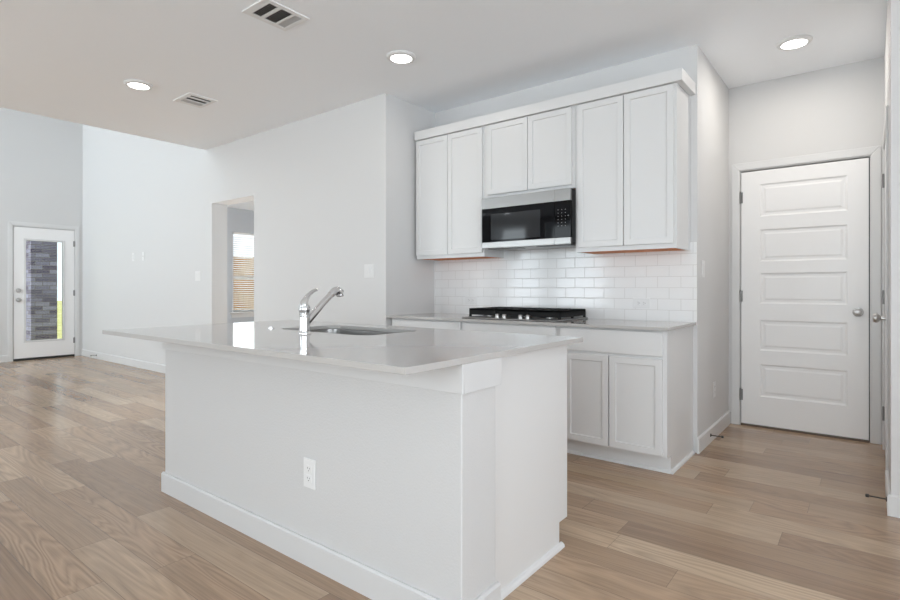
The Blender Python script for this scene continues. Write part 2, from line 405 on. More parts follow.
# ------------------------------------------------------------------ doors
def knob(parent, x, z, y=0.0, m='nickel', name='door_knob'):
    bm = lathe([(0.033, 0), (0.033, -.004), (0.030, -.008), (0.012, -.010), (0.011, -.030), (0.019, -.036), (0.027, -.046), (0.028, -.054), (0.024, -.064), (0.012, -.069), (0.001, -.070)], 28, 'y', (x, y, z))
    return obj(name, bm, m, parent, smooth=True)
def hinge(parent, x, z, y=0.0):
    bm = lathe([(0.0065, -.045), (0.0065, .045)], 12, 'z', (x, y-.006, z))
    box(bm, x-.018, x-.002, y-.0022, y-.0005, z-.044, z+.044); box(bm, x+.002, x+.016, y-.0022, y-.0005, z-.044, z+.044)
    for q in (-.046, .046): lathe([(0.004, q), (0.0075, q+.001), (0.004, q+.004)], 12, 'z', (x, y-.006, z), bm)
    return obj('hinge', bm, 'hinge', parent, smooth=True)
def casing(parent, w, h, cw=0.058, t=0.011, sides=(1, 1)):
    g = 0.012
    if sides[0]: obj('casing', prism([(-g-cw, 0), (-g-cw, h+g+cw), (-g, h+g), (-g, 0)], 'y', -t, 0), 'trim', parent, bevel=.004)
    if sides[1]: obj('casing', prism([(w+g, 0), (w+g, h+g), (w+g+cw, h+g+cw), (w+g+cw, 0)], 'y', -t, 0), 'trim', parent, bevel=.004)
    obj('casing', prism([(-g-cw*sides[0], h+g+cw), (w+g+cw*sides[1], h+g+cw), (w+g, h+g), (-g, h+g)], 'y', -t, 0), 'trim', parent, bevel=.004)
def jamb(parent, w, h, m='trim'):
    # stops that close the gap behind the leaf
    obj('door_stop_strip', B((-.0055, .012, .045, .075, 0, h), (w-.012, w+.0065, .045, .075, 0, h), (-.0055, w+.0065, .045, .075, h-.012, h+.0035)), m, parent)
def panel_leaf(w, h, z0, panels, px0, px1, t=0.042):
    bm = bmesh.new(); xs = [0, px0, px1, w]; zs = [z0]
    for a, b in panels: zs += [a, b]
    zs.append(h); V = [[bm.verts.new((x, 0, z)) for x in xs] for z in zs]; pf = []
    for j in range(len(zs)-1):
        for i in range(3):
            f = bm.faces.new((V[j][i], V[j][i+1], V[j+1][i+1], V[j+1][i]))
            if i == 1 and j % 2 == 1: pf.append(f)
    bm.normal_update()
    for th, dp in ((0.004, -.005), (0.008, -.004), (0.016, .0005), (0.012, .004)):
        bmesh.ops.inset_individual(bm, faces=pf, thickness=th, depth=dp, use_even_offset=True)
    c = [V[0][0], V[0][3], V[-1][3], V[-1][0]]; k = [bm.verts.new((v.co.x, t, v.co.z)) for v in c]
    bm.faces.new(k)
    lo = V[0]; hi = V[-1]
    bm.faces.new(lo + [k[1], k[0]]); bm.faces.new(list(reversed(hi)) + [k[3], k[2]])
    bm.faces.new([r[0] for r in V] + [k[3], k[0]]); bm.faces.new([r[3] for r in V] + [k[2], k[1]])
    bmesh.ops.recalc_face_normals(bm, faces=bm.faces); return bm
PZ = [(0.246, 0.503), (0.613, 0.854), (0.985, 1.227), (1.318, 1.572), (1.675, 1.932)]
d1 = thing('door_1', (-0.813, YD, 0), 'closed white door with five horizontal panels and round knob', 'door', kind='structure')
obj('door_leaf', panel_leaf(0.813, 2.04, 0.018, PZ, 0.133, 0.690), 'door', d1)
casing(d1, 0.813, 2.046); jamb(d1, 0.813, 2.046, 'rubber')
obj('threshold', B((-.003, .816, .0, .1, 0, .012)), 'threshold', d1)
knob(d1, 0.752, 0.934)
obj('strike_plate', B((.8135, .8165, -.004, .02, .905, .965)), 'bronze', d1)
for z in (0.249, 1.043, 1.837): hinge(d1, -0.004, z)

d3 = thing('door_3', (XW, D3B, 0), 'white door seen edge-on in the wall at far right, round knob', 'door', kind='structure', rz=-PI/2)
obj('door_leaf', panel_leaf(D3B-D3A, 2.04, 0.018, PZ, 0.133, 0.680), 'door', d3)
casing(d3, D3B-D3A, 2.046); jamb(d3, D3B-D3A, 2.046)
obj('threshold', B((-.003, D3B-D3A+.003, .0, .1, 0, .012)), 'threshold', d3)
knob(d3, 0.752, 0.934)
for z in (0.249, 1.043, 1.837): hinge(d3, -0.004, z)

# glazed door at far left (faces +X)
w = LD1-LD0
d2 = thing('door_2', (XL, LD0, 0), 'white exterior door with tall glass pane at far left', 'door', kind='structure', rz=PI/2)
gx0, gx1, gz0, gz1 = 0.15, w-0.155, 0.30, 1.845
bm = bmesh.new()
for b in ((0, gx0, 0, .044, .035, 2.045), (gx1, w, 0, .044, .035, 2.045), (gx0, gx1, 0, .044, .035, gz0), (gx0, gx1, 0, .044, gz1, 2.045)): box(bm, *b)
obj('door_leaf', bm, 'door', d2)
fr = 0.028
obj('glass_frame', B((gx0-fr, gx0, -.008, .0, gz0-fr, gz1+fr), (gx1, gx1+fr, -.008, .0, gz0-fr, gz1+fr), (gx0, gx1, -.008, .0, gz0-fr, gz0), (gx0, gx1, -.008, .0, gz1, gz1+fr)), 'trim', d2, bevel=.004)
obj('glass_pane', B((gx0, gx1, .004, .008, gz0, gz1)), 'pane', d2)
bm = bmesh.new(); n = 60
for i in range(n): 
    z = gz0+.02+(gz1-gz0-.04)*i/(n-1); box(bm, gx0+.004, gx1-.004, .018, .029, z-.0004, z+.0004)
obj('blind_slats', bm, 'blind', d2)
obj('glass_pane', B((gx0, gx1, .036, .040, gz0, gz1)), 'pane', d2)
casing(d2, w, 2.05); jamb(d2, w, 2.05)
obj('threshold', B((-.003, w+.003, -.01, .12, 0, .03)), 'rubber', d2)
knob(d2, 0.06, 0.93)
obj('deadbolt', lathe([(0.032, 0), (0.032, -.006), (0.026, -.018), (0.012, -.020), (0.001, -.021)], 24, 'y', (0.06, 0, 1.075)), 'nickel', d2, smooth=True)
for z in (0.263, 1.031, 1.83): hinge(d2, w+.004, z)

# ------------------------------------------------------------------ windows
win = thing('window_1', (XL, FW0, 0), 'window with white blinds in the room beyond the opening', 'window', kind='structure', rz=PI/2)
w = FW1-FW0; zm = 1.335
obj('window_frame', B((0, .045, .03, .09, FZ0, FZ1), (w-.045, w, .03, .09, FZ0, FZ1), (.045, w-.045, .03, .09, FZ0, FZ0+.045), (.045, w-.045, .03, .09, FZ1-.045, FZ1)), 'vinyl', win, bevel=.003)
obj('meeting_rail', B((.045, w-.045, .03, .08, zm-.025, zm+.025)), 'vinyl', win, bevel=.003)
for a, b in ((FZ0+.045, zm-.025), (zm+.025, FZ1-.045)): obj('glass_pane', B((.045, w-.045, .055, .060, a, b)), 'pane', win)
obj('window_sill', B((-.05, w+.05, -.05, .03, FZ0-.03, FZ0)), 'trim', win, bevel=.004)
obj('apron', B((-.02, w+.02, -.026, -.012, FZ0-.11, FZ0-.03)), 'trim', win)
bl = obj('blind', B((.02, w-.02, -.010, .022, FZ1-.05, FZ1-.005)), 'blind', win)
z = FZ0+.03; k = 0
while z < FZ1-.07:
    bm = bmesh.new()
    vs = [bm.verts.new(p) for p in ((.025, -.014, z+.010), (w-.025, -.012, z+.010), (w-.025, .014, z-.010), (.025, .014, z-.010))]
    bm.faces.new(vs); bmesh.ops.solidify(bm, geom=bm.faces[:], thickness=.002)
    obj('slat', bm, 'blind', bl); z += 0.043; k += 1
def plain_window(i, loc, w, rz, label, z0=WZ0, z1=WZ1, mid=True):
    t = thing('window_%d' % i, loc, label, 'window', kind='structure', rz=rz)
    zm = (z0+z1)/2
    bm = B((0, .05, .03, .09, z0, z1), (w-.05, w, .03, .09, z0, z1), (.05, w-.05, .03, .09, z0, z0+.05), (.05, w-.05, .03, .09, z1-.05, z1))
    if mid: box(bm, .05, w-.05, .03, .09, zm-.025, zm+.025)
    obj('window_frame', bm, 'vinyl', t)
    for a, b in (((z0+.05, zm-.025), (zm+.025, z1-.05)) if mid else ((z0+.05, z1-.05),)): obj('glass_pane', B((.05, w-.05, .058, .062, a, b)), 'pane', t)
    obj('window_sill', B((-.04, w+.04, -.04, .03, z0-.025, z0)), 'trim', t)
ordn = ['first', 'second', 'third', 'fourth', 'fifth']
for i, (a, b) in enumerate(FRONT_WIN):
    plain_window(2+i, (b, YF, 0), b-a, PI, 'tall window behind the camera, %s from the glazed door side' % ordn[i])
for i, (a, b) in enumerate(RIGHT_WIN):
    plain_window(6+i, (XR, b, 0), b-a, -PI/2, 'tall window in the wall right of the camera, %s' % ('farther back' if i == 0 else 'nearer the kitchen'))

for i, (a, b) in enumerate(ADDED_HIGH_WIN):
    plain_window(8+i, (b, YF, 0), b-a, PI, 'added unseen high window to light the living room, %s the end wall' % ('nearer' if i == 0 else 'farther from'), 3.0, 3.9, False)
plain_window(10, (-7.5, 7.15, 0), 1.8, 0, 'added unseen side window to light the room beyond the opening', .7, 2.3)

# ------------------------------------------------------------------ outside
struct('ground_lawn', B((-60, XL-.16, -30, 40, -.12, -.06)), 'grass', 'sunlit yellow green lawn outside the glazed door', 'lawn')
pl = tag(obj('brick_pillar', B((-11.92, -11.5, 2.83, 3.215, -.06, 3.3)), 'brick', bevel=.004), 'grey brick porch pillar standing outside the glazed door', 'pillar')
fe = thing('wooden_fence', (-13.4, 9.0, -.06), 'tan wooden privacy fence outside the blinds window', 'fence')
bm = bmesh.new(); y = -2.9
while y < 2.9:
    box(bm, -.01, .01, y, y+.139, 0, 2.02+random.uniform(-.015, .015)); y += .145
obj('fence_boards', bm, 'cedar', fe)
for z in (.35, 1.0, 1.7): obj('fence_rail', B((.01, .05, -2.9, 2.9, z, z+.09)), 'cedar', fe)
for y in (-2.0, .2, 2.4): obj('fence_post', B((.05, .14, y, y+.09, 0, 1.95)), 'cedar', fe)

# ------------------------------------------------------------------ cabinets
def shaker(w, h, t=0.02, rail=0.057, rec=0.009):
    bm = B((0, w, 0, t, 0, h)); bm.normal_update()
    f = [q for q in bm.faces if q.calc_center_median().y < 1e-6]
    bmesh.ops.inset_individual(bm, faces=f, thickness=rail, depth=0); bm.normal_update()
    bmesh.ops.inset_individual(bm, faces=f, thickness=0.002, depth=-rec)
    return bm
def door_at(parent, name, x0, x1, z0, z1, y=-.02):
    return obj(name, shaker(x1-x0, z1-z0), 'cabinet', parent, (x0, y, z0), bevel=.0015)
def slab_at(parent, name, x0, x1, z0, z1, y=-.02):
    return obj(name, B((x0, x1, y, y+.02, z0, z1)), 'cabinet', parent, bevel=.003)

T2, YFR = 0.878, 3.255     # back counter top, face frame plane
def base_cab(x0, x1, label, drawer, doors, end=None):
    t = thing('base_cabinet', (x0, YFR, 0), label, 'cabinet', 'base cabinets along the back wall'); w = x1-x0; d = YB-.001-YFR
    ew = 0.018 if end else 0
    obj('carcass', B((0, w-ew, .02, d, .105, T2-.0205)), 'cabinet', t)
    # face frame: stiles, rails
    s = 0.038
    zs = drawer[2]-.012
    obj('face_frame', B((0, s, 0, .02, .105, T2-.0205), (w-s, w, 0, .02, .105, T2-.0205), (s, w-s, 0, .02, .105, .135), (s, w-s, 0, .02, T2-.05, T2-.0205), (s, w-s, 0, .02, zs-.02, zs+.02)), 'cabinet', t)
    obj('toe_kick', B((0, w-ew, .075, .09, 0, .105)), 'cabinet', t)
    obj('shoe_moulding', prism([(.075, 0), (.058, 0), (.060, .010), (.067, .016), (.075, .018)], 'x', 0, w), 'trim', t)
    slab_at(t, 'drawer_front', drawer[0]-x0, drawer[1]-x0, drawer[2], drawer[3])
    for a, b in doors: door_at(t, 'cabinet_door', a-x0, b-x0, .118, .684)
    if end:
        obj('end_panel', prism([(.02, .105), (.075, .105), (.075, 0), (d, 0), (d, T2-.0205), (.02, T2-.0205)], 'x', w-ew, w), 'cabinet', t)
        obj('shoe_moulding', prism([(w, 0), (w+.016, 0), (w+.014, .010), (w+.008, .016), (w, .018)], 'y', .058, d-.016), 'trim', t)
    return t
base_cab(-3.177, -2.426, 'white base cabinet under the left counter end, against the short side wall', (-3.15, -2.440, .702, .846), [(-3.15, -2.798), (-2.792, -2.44)])
base_cab(-2.424, -1.628, 'white base cabinet directly under the cooktop', (-2.412, -1.642, .702, .846), [(-2.412, -2.030), (-2.024, -1.642)])
base_cab(-1.626, -0.931, 'white base cabinet right of the cooktop with drawer and two exposed doors', (-1.61, -.953, .702, .846), [(-1.575, -1.281), (-1.275, -.954)], True)
tag(obj('countertop', B((XRET+.001, XS-.006, 3.205, YB-.010, T2-.02, T2)), 'quartz', bevel=.0015), 'pale quartz worktop along the back wall carrying the cooktop', 'countertop')

# upper cabinets
YU = 3.545; ZU0, ZU1 = 1.362, 2.404
def upper(x0, x1, z0, label, doors, dz0, dz1, stile_l=.038):
    t = thing('upper_cabinet', (x0, YU, z0), label, 'cabinet', 'upper cabinets on the back wall'); w = x1-x0; h = ZU1-z0; d = YB-.001-YU
    obj('carcass', B((0, .016, .02, d, 0, h), (w-.016, w, .02, d, 0, h), (.016, w-.016, .02, d, h-.016, h), (.016, w-.016, d-.01, d, .02, h-.016)), 'cabinet', t)
    obj('bottom_panel', B((.016, w-.016, .02, d-.01, .001, .014)), 'rawwood', t)['label'] = 'unpainted wood underside'
    s = .038
    obj('face_frame', B((0, stile_l, 0, .02, 0, h), (w-s, w, 0, .02, 0, h), (stile_l, w-s, 0, .02, 0, .03), (stile_l, w-s, 0, .02, h-.05, h)), 'cabinet', t)
    for a, b in doors: door_at(t, 'cabinet_door', a-x0, b-x0, dz0-z0, dz1-z0)
    return t
upper(-3.150, -2.427, ZU0, 'tall white upper cabinet left of the microwave', [(-3.142, -2.792), (-2.787, -2.440)], 1.392, 2.398)
upper(-2.425, -1.643, 1.822, 'short white upper cabinet above the microwave', [(-2.388, -2.025), (-2.020, -1.666)], 1.846, 2.398)
ur = upper(-1.641, -0.955, ZU0, 'tall white upper cabinet right of the microwave with exposed side', [(-1.620, -1.293), (-1.288, -.970)], 1.392, 2.398)
cm = thing('crown_moulding', (0, 0, ZU1+.001), 'flat white crown board running along the upper cabinet tops', 'moulding')
obj('front_board', B((-3.150, -.915, YU-.033, YU+.0, 0, .076)), 'cabinet', cm, bevel=.002)
obj('return_board', B((-.953, -.915, YU+.0005, YB-.002, 0, .076)), 'cabinet', cm, bevel=.002)
obj('scribe_strip', B((.6865, .693, YB-.022-YU, YB-.001-YU, 0, ZU1-ZU0)), 'cabinet', ur)

# ------------------------------------------------------------------ microwave
mw = thing('microwave', (-2.398, 3.468, 1.418), 'stainless over-the-range microwave with black glass front between upper cabinets', 'microwave')
w, h, split = 0.754, 0.392, 0.628
obj('case', B((0.003, w-.001, .022, .374, .012, h)), 'black', mw, bevel=.002)
dr = obj('microwave_door', B((.001, split-.001, .0, .022, .046, .307)), 'glass_black', mw, bevel=.001)
obj('door_window', B((.085, .515, -.0008, .0, .062, .262)), 'mesh_glass', dr)
obj('top_rail', B((0, split-.001, -.003, .022, .307, h)), 'steel', dr, bevel=.0015)
obj('bottom_rail', B((0, split-.001, -.003, .022, .0, .046)), 'steel', dr, bevel=.0015)
cp = obj('control_panel', B((split+.001, w, .0, .022, .046, .307)), 'glass_black', mw, bevel=.001)
obj('top_trim', B((split+.001, w, -.003, .022, .307, h)), 'steel', cp, bevel=.0015)
obj('bottom_trim', B((split+.001, w, -.003, .022, .0, .046)), 'steel', cp, bevel=.0015)
for r in range(6):
    for c in range(3):
        x = split+.030+c*.028; z = .245-r*.023
        obj('key', B((x-.003, x+.003, -.0006, 0, z-.002, z+.002)), 'keymark', cp)
obj('key', B((split+.104, split+.112, -.0006, 0, .196, .204)), 'keymark', cp)
obj('underside', B((.03, w-.03, .03, .36, .0, .012)), 'steel', mw)
for a, b in ((.02, .30), (.45, .73)): obj('vent_grille', B((a, b, .06, .16, -.003, .0)), 'black', mw)

# ------------------------------------------------------------------ cooktop
ct = thing('gas_cooktop', (-2.445, 3.262, T2), 'black gas cooktop with cast iron grates and front knobs in back worktop', 'cooktop')
w, d = 0.79, 0.53
obj('tray', B((0, w, 0, d, .0005, .010)), 'steel', ct, bevel=.004)
obj('burner_well', B((.012, w-.012, .075, d-.012, .010, .0125)), 'black', ct)
def grate(x0, x1):
    bm = bmesh.new(); y0, y1 = .085, d-.02; b = .007; zt = .074; zb = .0125
    for x in (x0+b, x1-b): box(bm, x-b, x+b, y0, y1, zt-.016, zt)
    for y in (y0+b, y1-b): box(bm, x0, x1, y-b, y+b, zt-.016, zt)
    ym = (y0+y1)/2; box(bm, x0, x1, ym-b, ym+b, zt-.014, zt)
    xm = (x0+x1)/2; box(bm, xm-b*.8, xm+b*.8, y0, y1, zt-.012, zt+.001)
    for y in ((y0+ym)/2, (y1+ym)/2): box(bm, x0, x1, y-b*.7, y+b*.7, zt-.012, zt+.001)
    for x in (x0+b, x1-b):
        for y in (y0+b, ym, y1-b): box(bm, x-b, x+b, y-b*1.3, y+b*1.3, zb, zt-.014)
    # skirt bars on the outside of the frame
    box(bm, x0, x1, y0, y0+.005, zb+.012, zt-.002)
    box(bm, x0, x0+.005, y0, y1, zb+.012, zt-.002); box(bm, x1-.005, x1, y0, y1, zb+.012, zt-.002)
    return bm
for a, b in ((.012, .264), (.268, .522), (.526, .778)): obj('grate', grate(a, b), 'iron', ct, bevel=.0015)
for x, y, r in ((.138, .19, .035), (.138, .39, .045), (.395, .29, .055), (.652, .19, .045), (.652, .39, .035)):
    bn = obj('burner', lathe([(r, .0125), (r, .022), (r*.85, .026), (r*.8, .027)], 28, 'z', (x, y, 0)), 'steel', ct, smooth=True)
    obj('burner_cap', lathe([(r*.8, .027), (r*.82, .033), (r*.7, .036), (.001, .0365)], 28, 'z', (x, y, 0)), 'iron', bn, smooth=True)
for x in (.30, .36, .495, .555):
    kb = obj('knob', lathe([(.021, .010), (.021, .014), (.017, .016), (.0155, .036), (.013, .039), (.001, .0395)], 24, 'z', (x, .040, 0)), 'nickel', ct, smooth=True)
    obj('pointer', B((x-.0015, x+.0015, .026, .040, .0395, .0405)), 'black', kb)

# ------------------------------------------------------------------ island
T1 = 0.89
isl = thing('kitchen_island', (-2.0, 1.6, 0), 'large white island with painted wall front under the quartz top', 'island')
def I(*boxes): return B(*[(a+2.0, b+2.0, c-1.6, d_-1.6, e, f) for a, b, c, d_, e, f in boxes])
PX0, PX1, PY0, PY1 = -3.02, -1.000, 1.336, 1.530
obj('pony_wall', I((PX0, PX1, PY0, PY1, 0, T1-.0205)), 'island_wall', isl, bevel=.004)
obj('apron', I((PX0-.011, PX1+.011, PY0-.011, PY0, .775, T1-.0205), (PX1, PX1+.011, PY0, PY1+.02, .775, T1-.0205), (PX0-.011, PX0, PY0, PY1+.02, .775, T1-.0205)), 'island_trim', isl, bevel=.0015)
bbp = bb_prof()
def isx(p, a, b): 
    bm = prism(p, 'x', a, b); bmesh.ops.translate(bm, verts=bm.verts, vec=(2.0, -1.6, 0)); return bm
def isy(p, a, b):
    bm = prism(p, 'y', a, b); bmesh.ops.translate(bm, verts=bm.verts, vec=(2.0, -1.6, 0)); return bm
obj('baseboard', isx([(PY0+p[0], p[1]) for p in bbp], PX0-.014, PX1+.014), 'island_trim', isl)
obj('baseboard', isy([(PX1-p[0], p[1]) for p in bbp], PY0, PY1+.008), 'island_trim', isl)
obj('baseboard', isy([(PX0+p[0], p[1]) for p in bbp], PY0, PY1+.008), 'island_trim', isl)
CX0, CX1, CY1 = -3.0, -1.040, 2.160
def frame_panel(x0, x1): return isx([(PY1, 0), (CY1-.075, 0), (CY1-.075, .105), (CY1, .105), (CY1, T1-.0205), (PY1, T1-.0205)], x0, x1)
obj('end_panel', frame_panel(CX1-.018, CX1), 'cabinet', isl, bevel=.0015)
obj('end_panel', frame_panel(CX0, CX0+.018), 'cabinet', isl, bevel=.0015)
obj('carcass', I((CX0+.018, CX1-.018, PY1, CY1-.02, .105, .62), (CX0+.018, -2.6, PY1, CY1-.02, .62, T1-.0205), (-1.72, CX1-.018, PY1, CY1-.02, .62, T1-.0205), (-2.6, -1.72, PY1, 1.62, .62, T1-.0205)), 'cabinet', isl)
obj('face_frame', I((CX0+.018, CX1-.018, CY1-.02, CY1, .105, T1-.0205)), 'cabinet', isl)
obj('toe_kick', I((CX0+.018, CX1-.018, CY1-.09, CY1-.075, 0, .105)), 'cabinet', isl)
obj('quarter_round', isy([(CX1, 0), (CX1+.018, 0), (CX1+.016, .010), (CX1+.009, .017), (CX1, .019)], PY1+.009, CY1-.06), 'trim', isl)
for k in range(4):
    a = CX0+.03+k*.482; d_ = shaker(.474, .56); bmesh.ops.rotate(d_, verts=d_.verts, cent=(0, 0, 0), matrix=Matrix.Rotation(PI, 3, 'Z'))
    obj('cabinet_door', d_, 'cabinet', isl, (a+.474+2.0, CY1+.0205-1.6, .12), bevel=.0015)
    obj('drawer_front', B((a+2.0, a+.474+2.0, CY1+.0005-1.6, CY1+.0205-1.6, .70, .845)), 'cabinet', isl, bevel=.003)
# worktop with sink cut-out (rounded)
IX0, IX1, IY0, IY1 = -3.11, -0.986, 1.063, 2.205
SX0, SX1, SY0, SY1, SR = -2.48, -1.79, 1.665, 2.055, 0.075
def rrect(x0, x1, y0, y1, r, n=8):
    pts = []
    for cx, cy, a0 in ((x1-r, y1-r, 0), (x0+r, y1-r, PI/2), (x0+r, y0+r, PI), (x1-r, y0+r, 1.5*PI)):
        for i in range(n+1): a = a0+PI/2*i/n; pts.append((cx+r*math.cos(a), cy+r*math.sin(a)))
    return pts
def slab_with_hole(outer, hole, z0, z1):
    bm = bmesh.new(); n = len(hole)
    for z, flip in ((z0, True), (z1, False)):
        o = [bm.verts.new((x, y, z)) for x, y in outer]; hh = [bm.verts.new((x, y, z)) for x, y in hole]
        es = [bm.edges.new((o[i], o[(i+1) % 4])) for i in range(4)] + [bm.edges.new((hh[i], hh[(i+1) % n])) for i in range(n)]
        bmesh.ops.triangle_fill(bm, edges=es, use_beauty=True)
        if flip: lo, hlo = o, hh
    hi, hhi = o, hh
    for i in range(4): bm.faces.new((lo[i], lo[(i+1) % 4], hi[(i+1) % 4], hi[i]))
    for i in range(n): bm.faces.new((hlo[i], hlo[(i+1) % n], hhi[(i+1) % n], hhi[i]))
    bmesh.ops.recalc_face_normals(bm, faces=bm.faces); return bm
hole = rrect(SX0, SX1, SY0, SY1, SR)
tag(obj('countertop', slab_with_hole([(IX0, IY0), (IX1, IY0), (IX1, IY1), (IX0, IY1)], hole, T1-.02, T1), 'quartz', bevel=.0012),
    'glossy pale quartz worktop on the island with undermount sink', 'countertop')
# sink
sk = thing('kitchen_sink', (0, 0, T1), 'stainless undermount sink set into the island worktop', 'sink')
bm = bmesh.new(); zt = -.0215; rings = []
for off, z in ((-.022, zt), (.004, zt), (.006, zt-.02), (.012, zt-.17), (.035, zt-.195), (.075, zt-.2)):
    rings.append([bm.verts.new((x, y, z)) for x, y in rrect(SX0+off, SX1-off, SY0+off, SY1-off, max(.03, SR-off*.6))])
n = len(rings[0])
for a, b in zip(rings, rings[1:]):
    for i in range(n): bm.faces.new((a[i], a[(i+1) % n], b[(i+1) % n], b[i]))
bm.faces.new(rings[-1]); bmesh.ops.recalc_face_normals(bm, faces=bm.faces)
for f in bm.faces: f.normal_flip()
so = obj('basin', bm, 'sink', sk, smooth=True); md = so.modifiers.new('thick', 'SOLIDIFY'); md.thickness = .0015
obj('drain', lathe([(.055, zt-.199), (.055, zt-.196), (.045, zt-.194), (.02, zt-.196), (.001, zt-.196)], 28, 'z', ((SX0+SX1)/2, (SY0+SY1)/2, 0)), 'chrome', sk, smooth=True)
# faucet
fx, fy = -2.120, 1.580
fc = thing('faucet', (fx, fy, T1), 'chrome pull-out kitchen faucet with lever handle behind the island sink', 'faucet')
obj('base_ring', lathe([(.031, 0), (.031, .005), (.028, .010), (.026, .012)], 32), 'chrome', fc, smooth=True)
obj('body', lathe([(.0255, .010), (.025, .03), (.0242, .07), (.0245, .10), (.0265, .108), (.0275, .111), (.0275, .121), (.0255, .126), (.0235, .132), (.019, .137), (.001, .139)], 32), 'chrome', fc, smooth=True)
def smooth_path(P, R_, n=6):
    out, rr = [], []
    for i in range(len(P)-1):
        p0, p1, p2, p3 = (Vector(P[max(0, min(len(P)-1, i+k))]) for k in (-1, 0, 1, 2))
        for j in range(n):
            t = j/n; out.append(0.5*((2*p1)+(p2-p0)*t+(2*p0-5*p1+4*p2-p3)*t*t+(3*p1-p0-3*p2+p3)*t**3)); rr.append(R_[i]+(R_[i+1]-R_[i])*t)
    out.append(Vector(P[-1])); rr.append(R_[-1]); return out, rr
p_, r_ = smooth_path([(0, -.004, .120), (0, -.002, .142), (0, .008, .163), (0, .028, .186), (0, .055, .203), (0, .074, .208)], [.0235, .0205, .0145, .0095, .0078, .0062])
obj('lever_handle', tube(p_, r_, 18), 'chrome', fc, smooth=True)
p_, r_ = smooth_path([(0, .0, .045), (0, .05, .088), (0, .11, .142), (0, .165, .188)], [.0195, .0175, .0155, .0165])
obj('spout', tube(p_, r_, 20), 'chrome', fc, smooth=True)
p_, r_ = smooth_path([(0, .160, .184), (0, .180, .199), (0, .200, .203), (0, .214, .194), (0, .218, .178)], [.0175, .0195, .0215, .0225, .0215])
hdm = obj('spray_head', tube(p_, r_, 20), 'chrome', fc, smooth=True)
obj('spray_face', tube([(0, .2181, .1779), (0, .2187, .1745)], [.0185, .0175], 20), 'rubber', hdm, smooth=True)
bt = tag(obj('air_switch_button', lathe([(.020, 0), (.020, .003), (.017, .005), (.011, .0055), (.011, .009), (.009, .010), (.001, .0105)], 28), 'chrome', None, (-2.526, 1.668, T1), smooth=True),
         'small round chrome button set in island worktop left of faucet', 'button')

# ------------------------------------------------------------------ wall plates
def plate(name, loc, rz, label, cat, kind, gangs=1, horizontal=False, group=None):
    """front faces local -Y"""
    t = thing(name, loc, label, cat, group, rz=rz); W_ = .072+.046*(gangs-1); H_ = .117
    if horizontal: W_, H_ = .117, .072
    bm = B((-W_/2, W_/2, -.005, 0, -H_/2, H_/2)); obj('cover_plate', bm, 'plastic', t, bevel=.002)
    for g in range(gangs):
        gx = (g-(gangs-1)/2)*.046
        if kind == 'outlet':
            for s in (-1, 1):
                cx, cz = (s*.0195, 0) if horizontal else (gx, s*.0195)
                rc = obj('receptacle', B((cx-.017, cx+.017, -.0068, -.005, cz-.0145, cz+.0145)) if not horizontal else B((cx-.0145, cx+.0145, -.0068, -.005, cz-.017, cz+.017)), 'plastic', t, bevel=.002)
                if horizontal: sl = B((cx-.006, cx+.001, -.0074, -.0068, cz+.0055, cz+.0075), (cx-.005, cx+.001, -.0074, -.0068, cz-.0075, cz-.0055), (cx+.006, cx+.0095, -.0074, -.0068, cz-.002, cz+.002))
                else: sl = B((cx-.0075, cx-.0055, -.0074, -.0068, cz-.001, cz+.006), (cx+.0055, cx+.0075, -.0074, -.0068, cz-.001, cz+.005), (cx-.002, cx+.002, -.0074, -.0068, cz-.0095, cz-.006))
                obj('slots', sl, 'slot', rc)
        elif kind == 'switch':
            obj('rocker', prism([(-.005, -.033), (-.0065, -.033), (-.0098, .033), (-.005, .033)], 'x', gx-.0165, gx+.0165), 'plastic', t, bevel=.001)
        elif kind == 'blank':
            for s in (-1, 1): obj('screw', lathe([(.003, -.005), (.003, -.0062), (.001, -.0064)], 12, 'y', (0, 0, s*.03)), 'plastic', t)
        elif kind == 'cable':
            obj('connector', lathe([(.006, -.005), (.006, -.007), (.0045, -.0072), (.0045, -.013)], 16, 'y', (0, 0, 0)), 'nickel', t, smooth=True)
    return t
plate('outlet', (-1.757, PY0, .366), 0, 'white outlet low on the front of the island', 'outlet', 'outlet')
plate('outlet', (-1.273, YB-.009, 1.0), 0, 'white sideways outlet on the tile right of the cooktop', 'outlet', 'outlet', horizontal=True)
plate('outlet', (-2.77, YB-.009, 1.0), 0, 'white sideways outlet on the tile left of the cooktop', 'outlet', 'outlet', horizontal=True)
plate('light_switch', (XS, 4.0, 1.24), PI/2, 'white switch on the side wall right of the upper cabinets', 'switch', 'switch')
plate('outlet', (XS, 4.335, .355), PI/2, 'white outlet low on the side wall left of the panelled door', 'outlet', 'outlet')
plate('light_switch', (-3.392, YA, 1.255), 0, 'white double switch on the wall right of the faucet', 'switch', 'switch', 2)
plate('light_switch', (-6.37, YA, 1.255), 0, 'white double switch just left of the wall opening', 'switch', 'switch', 2)
plate('outlet', (-8.21, YA, 1.55), 0, 'small white wall plate, left one of the living room pair', 'outlet', 'outlet')
plate('cable_plate', (-7.884, YA, 1.55), 0, 'small white wall plate, right one of the living room pair', 'plate', 'cable')

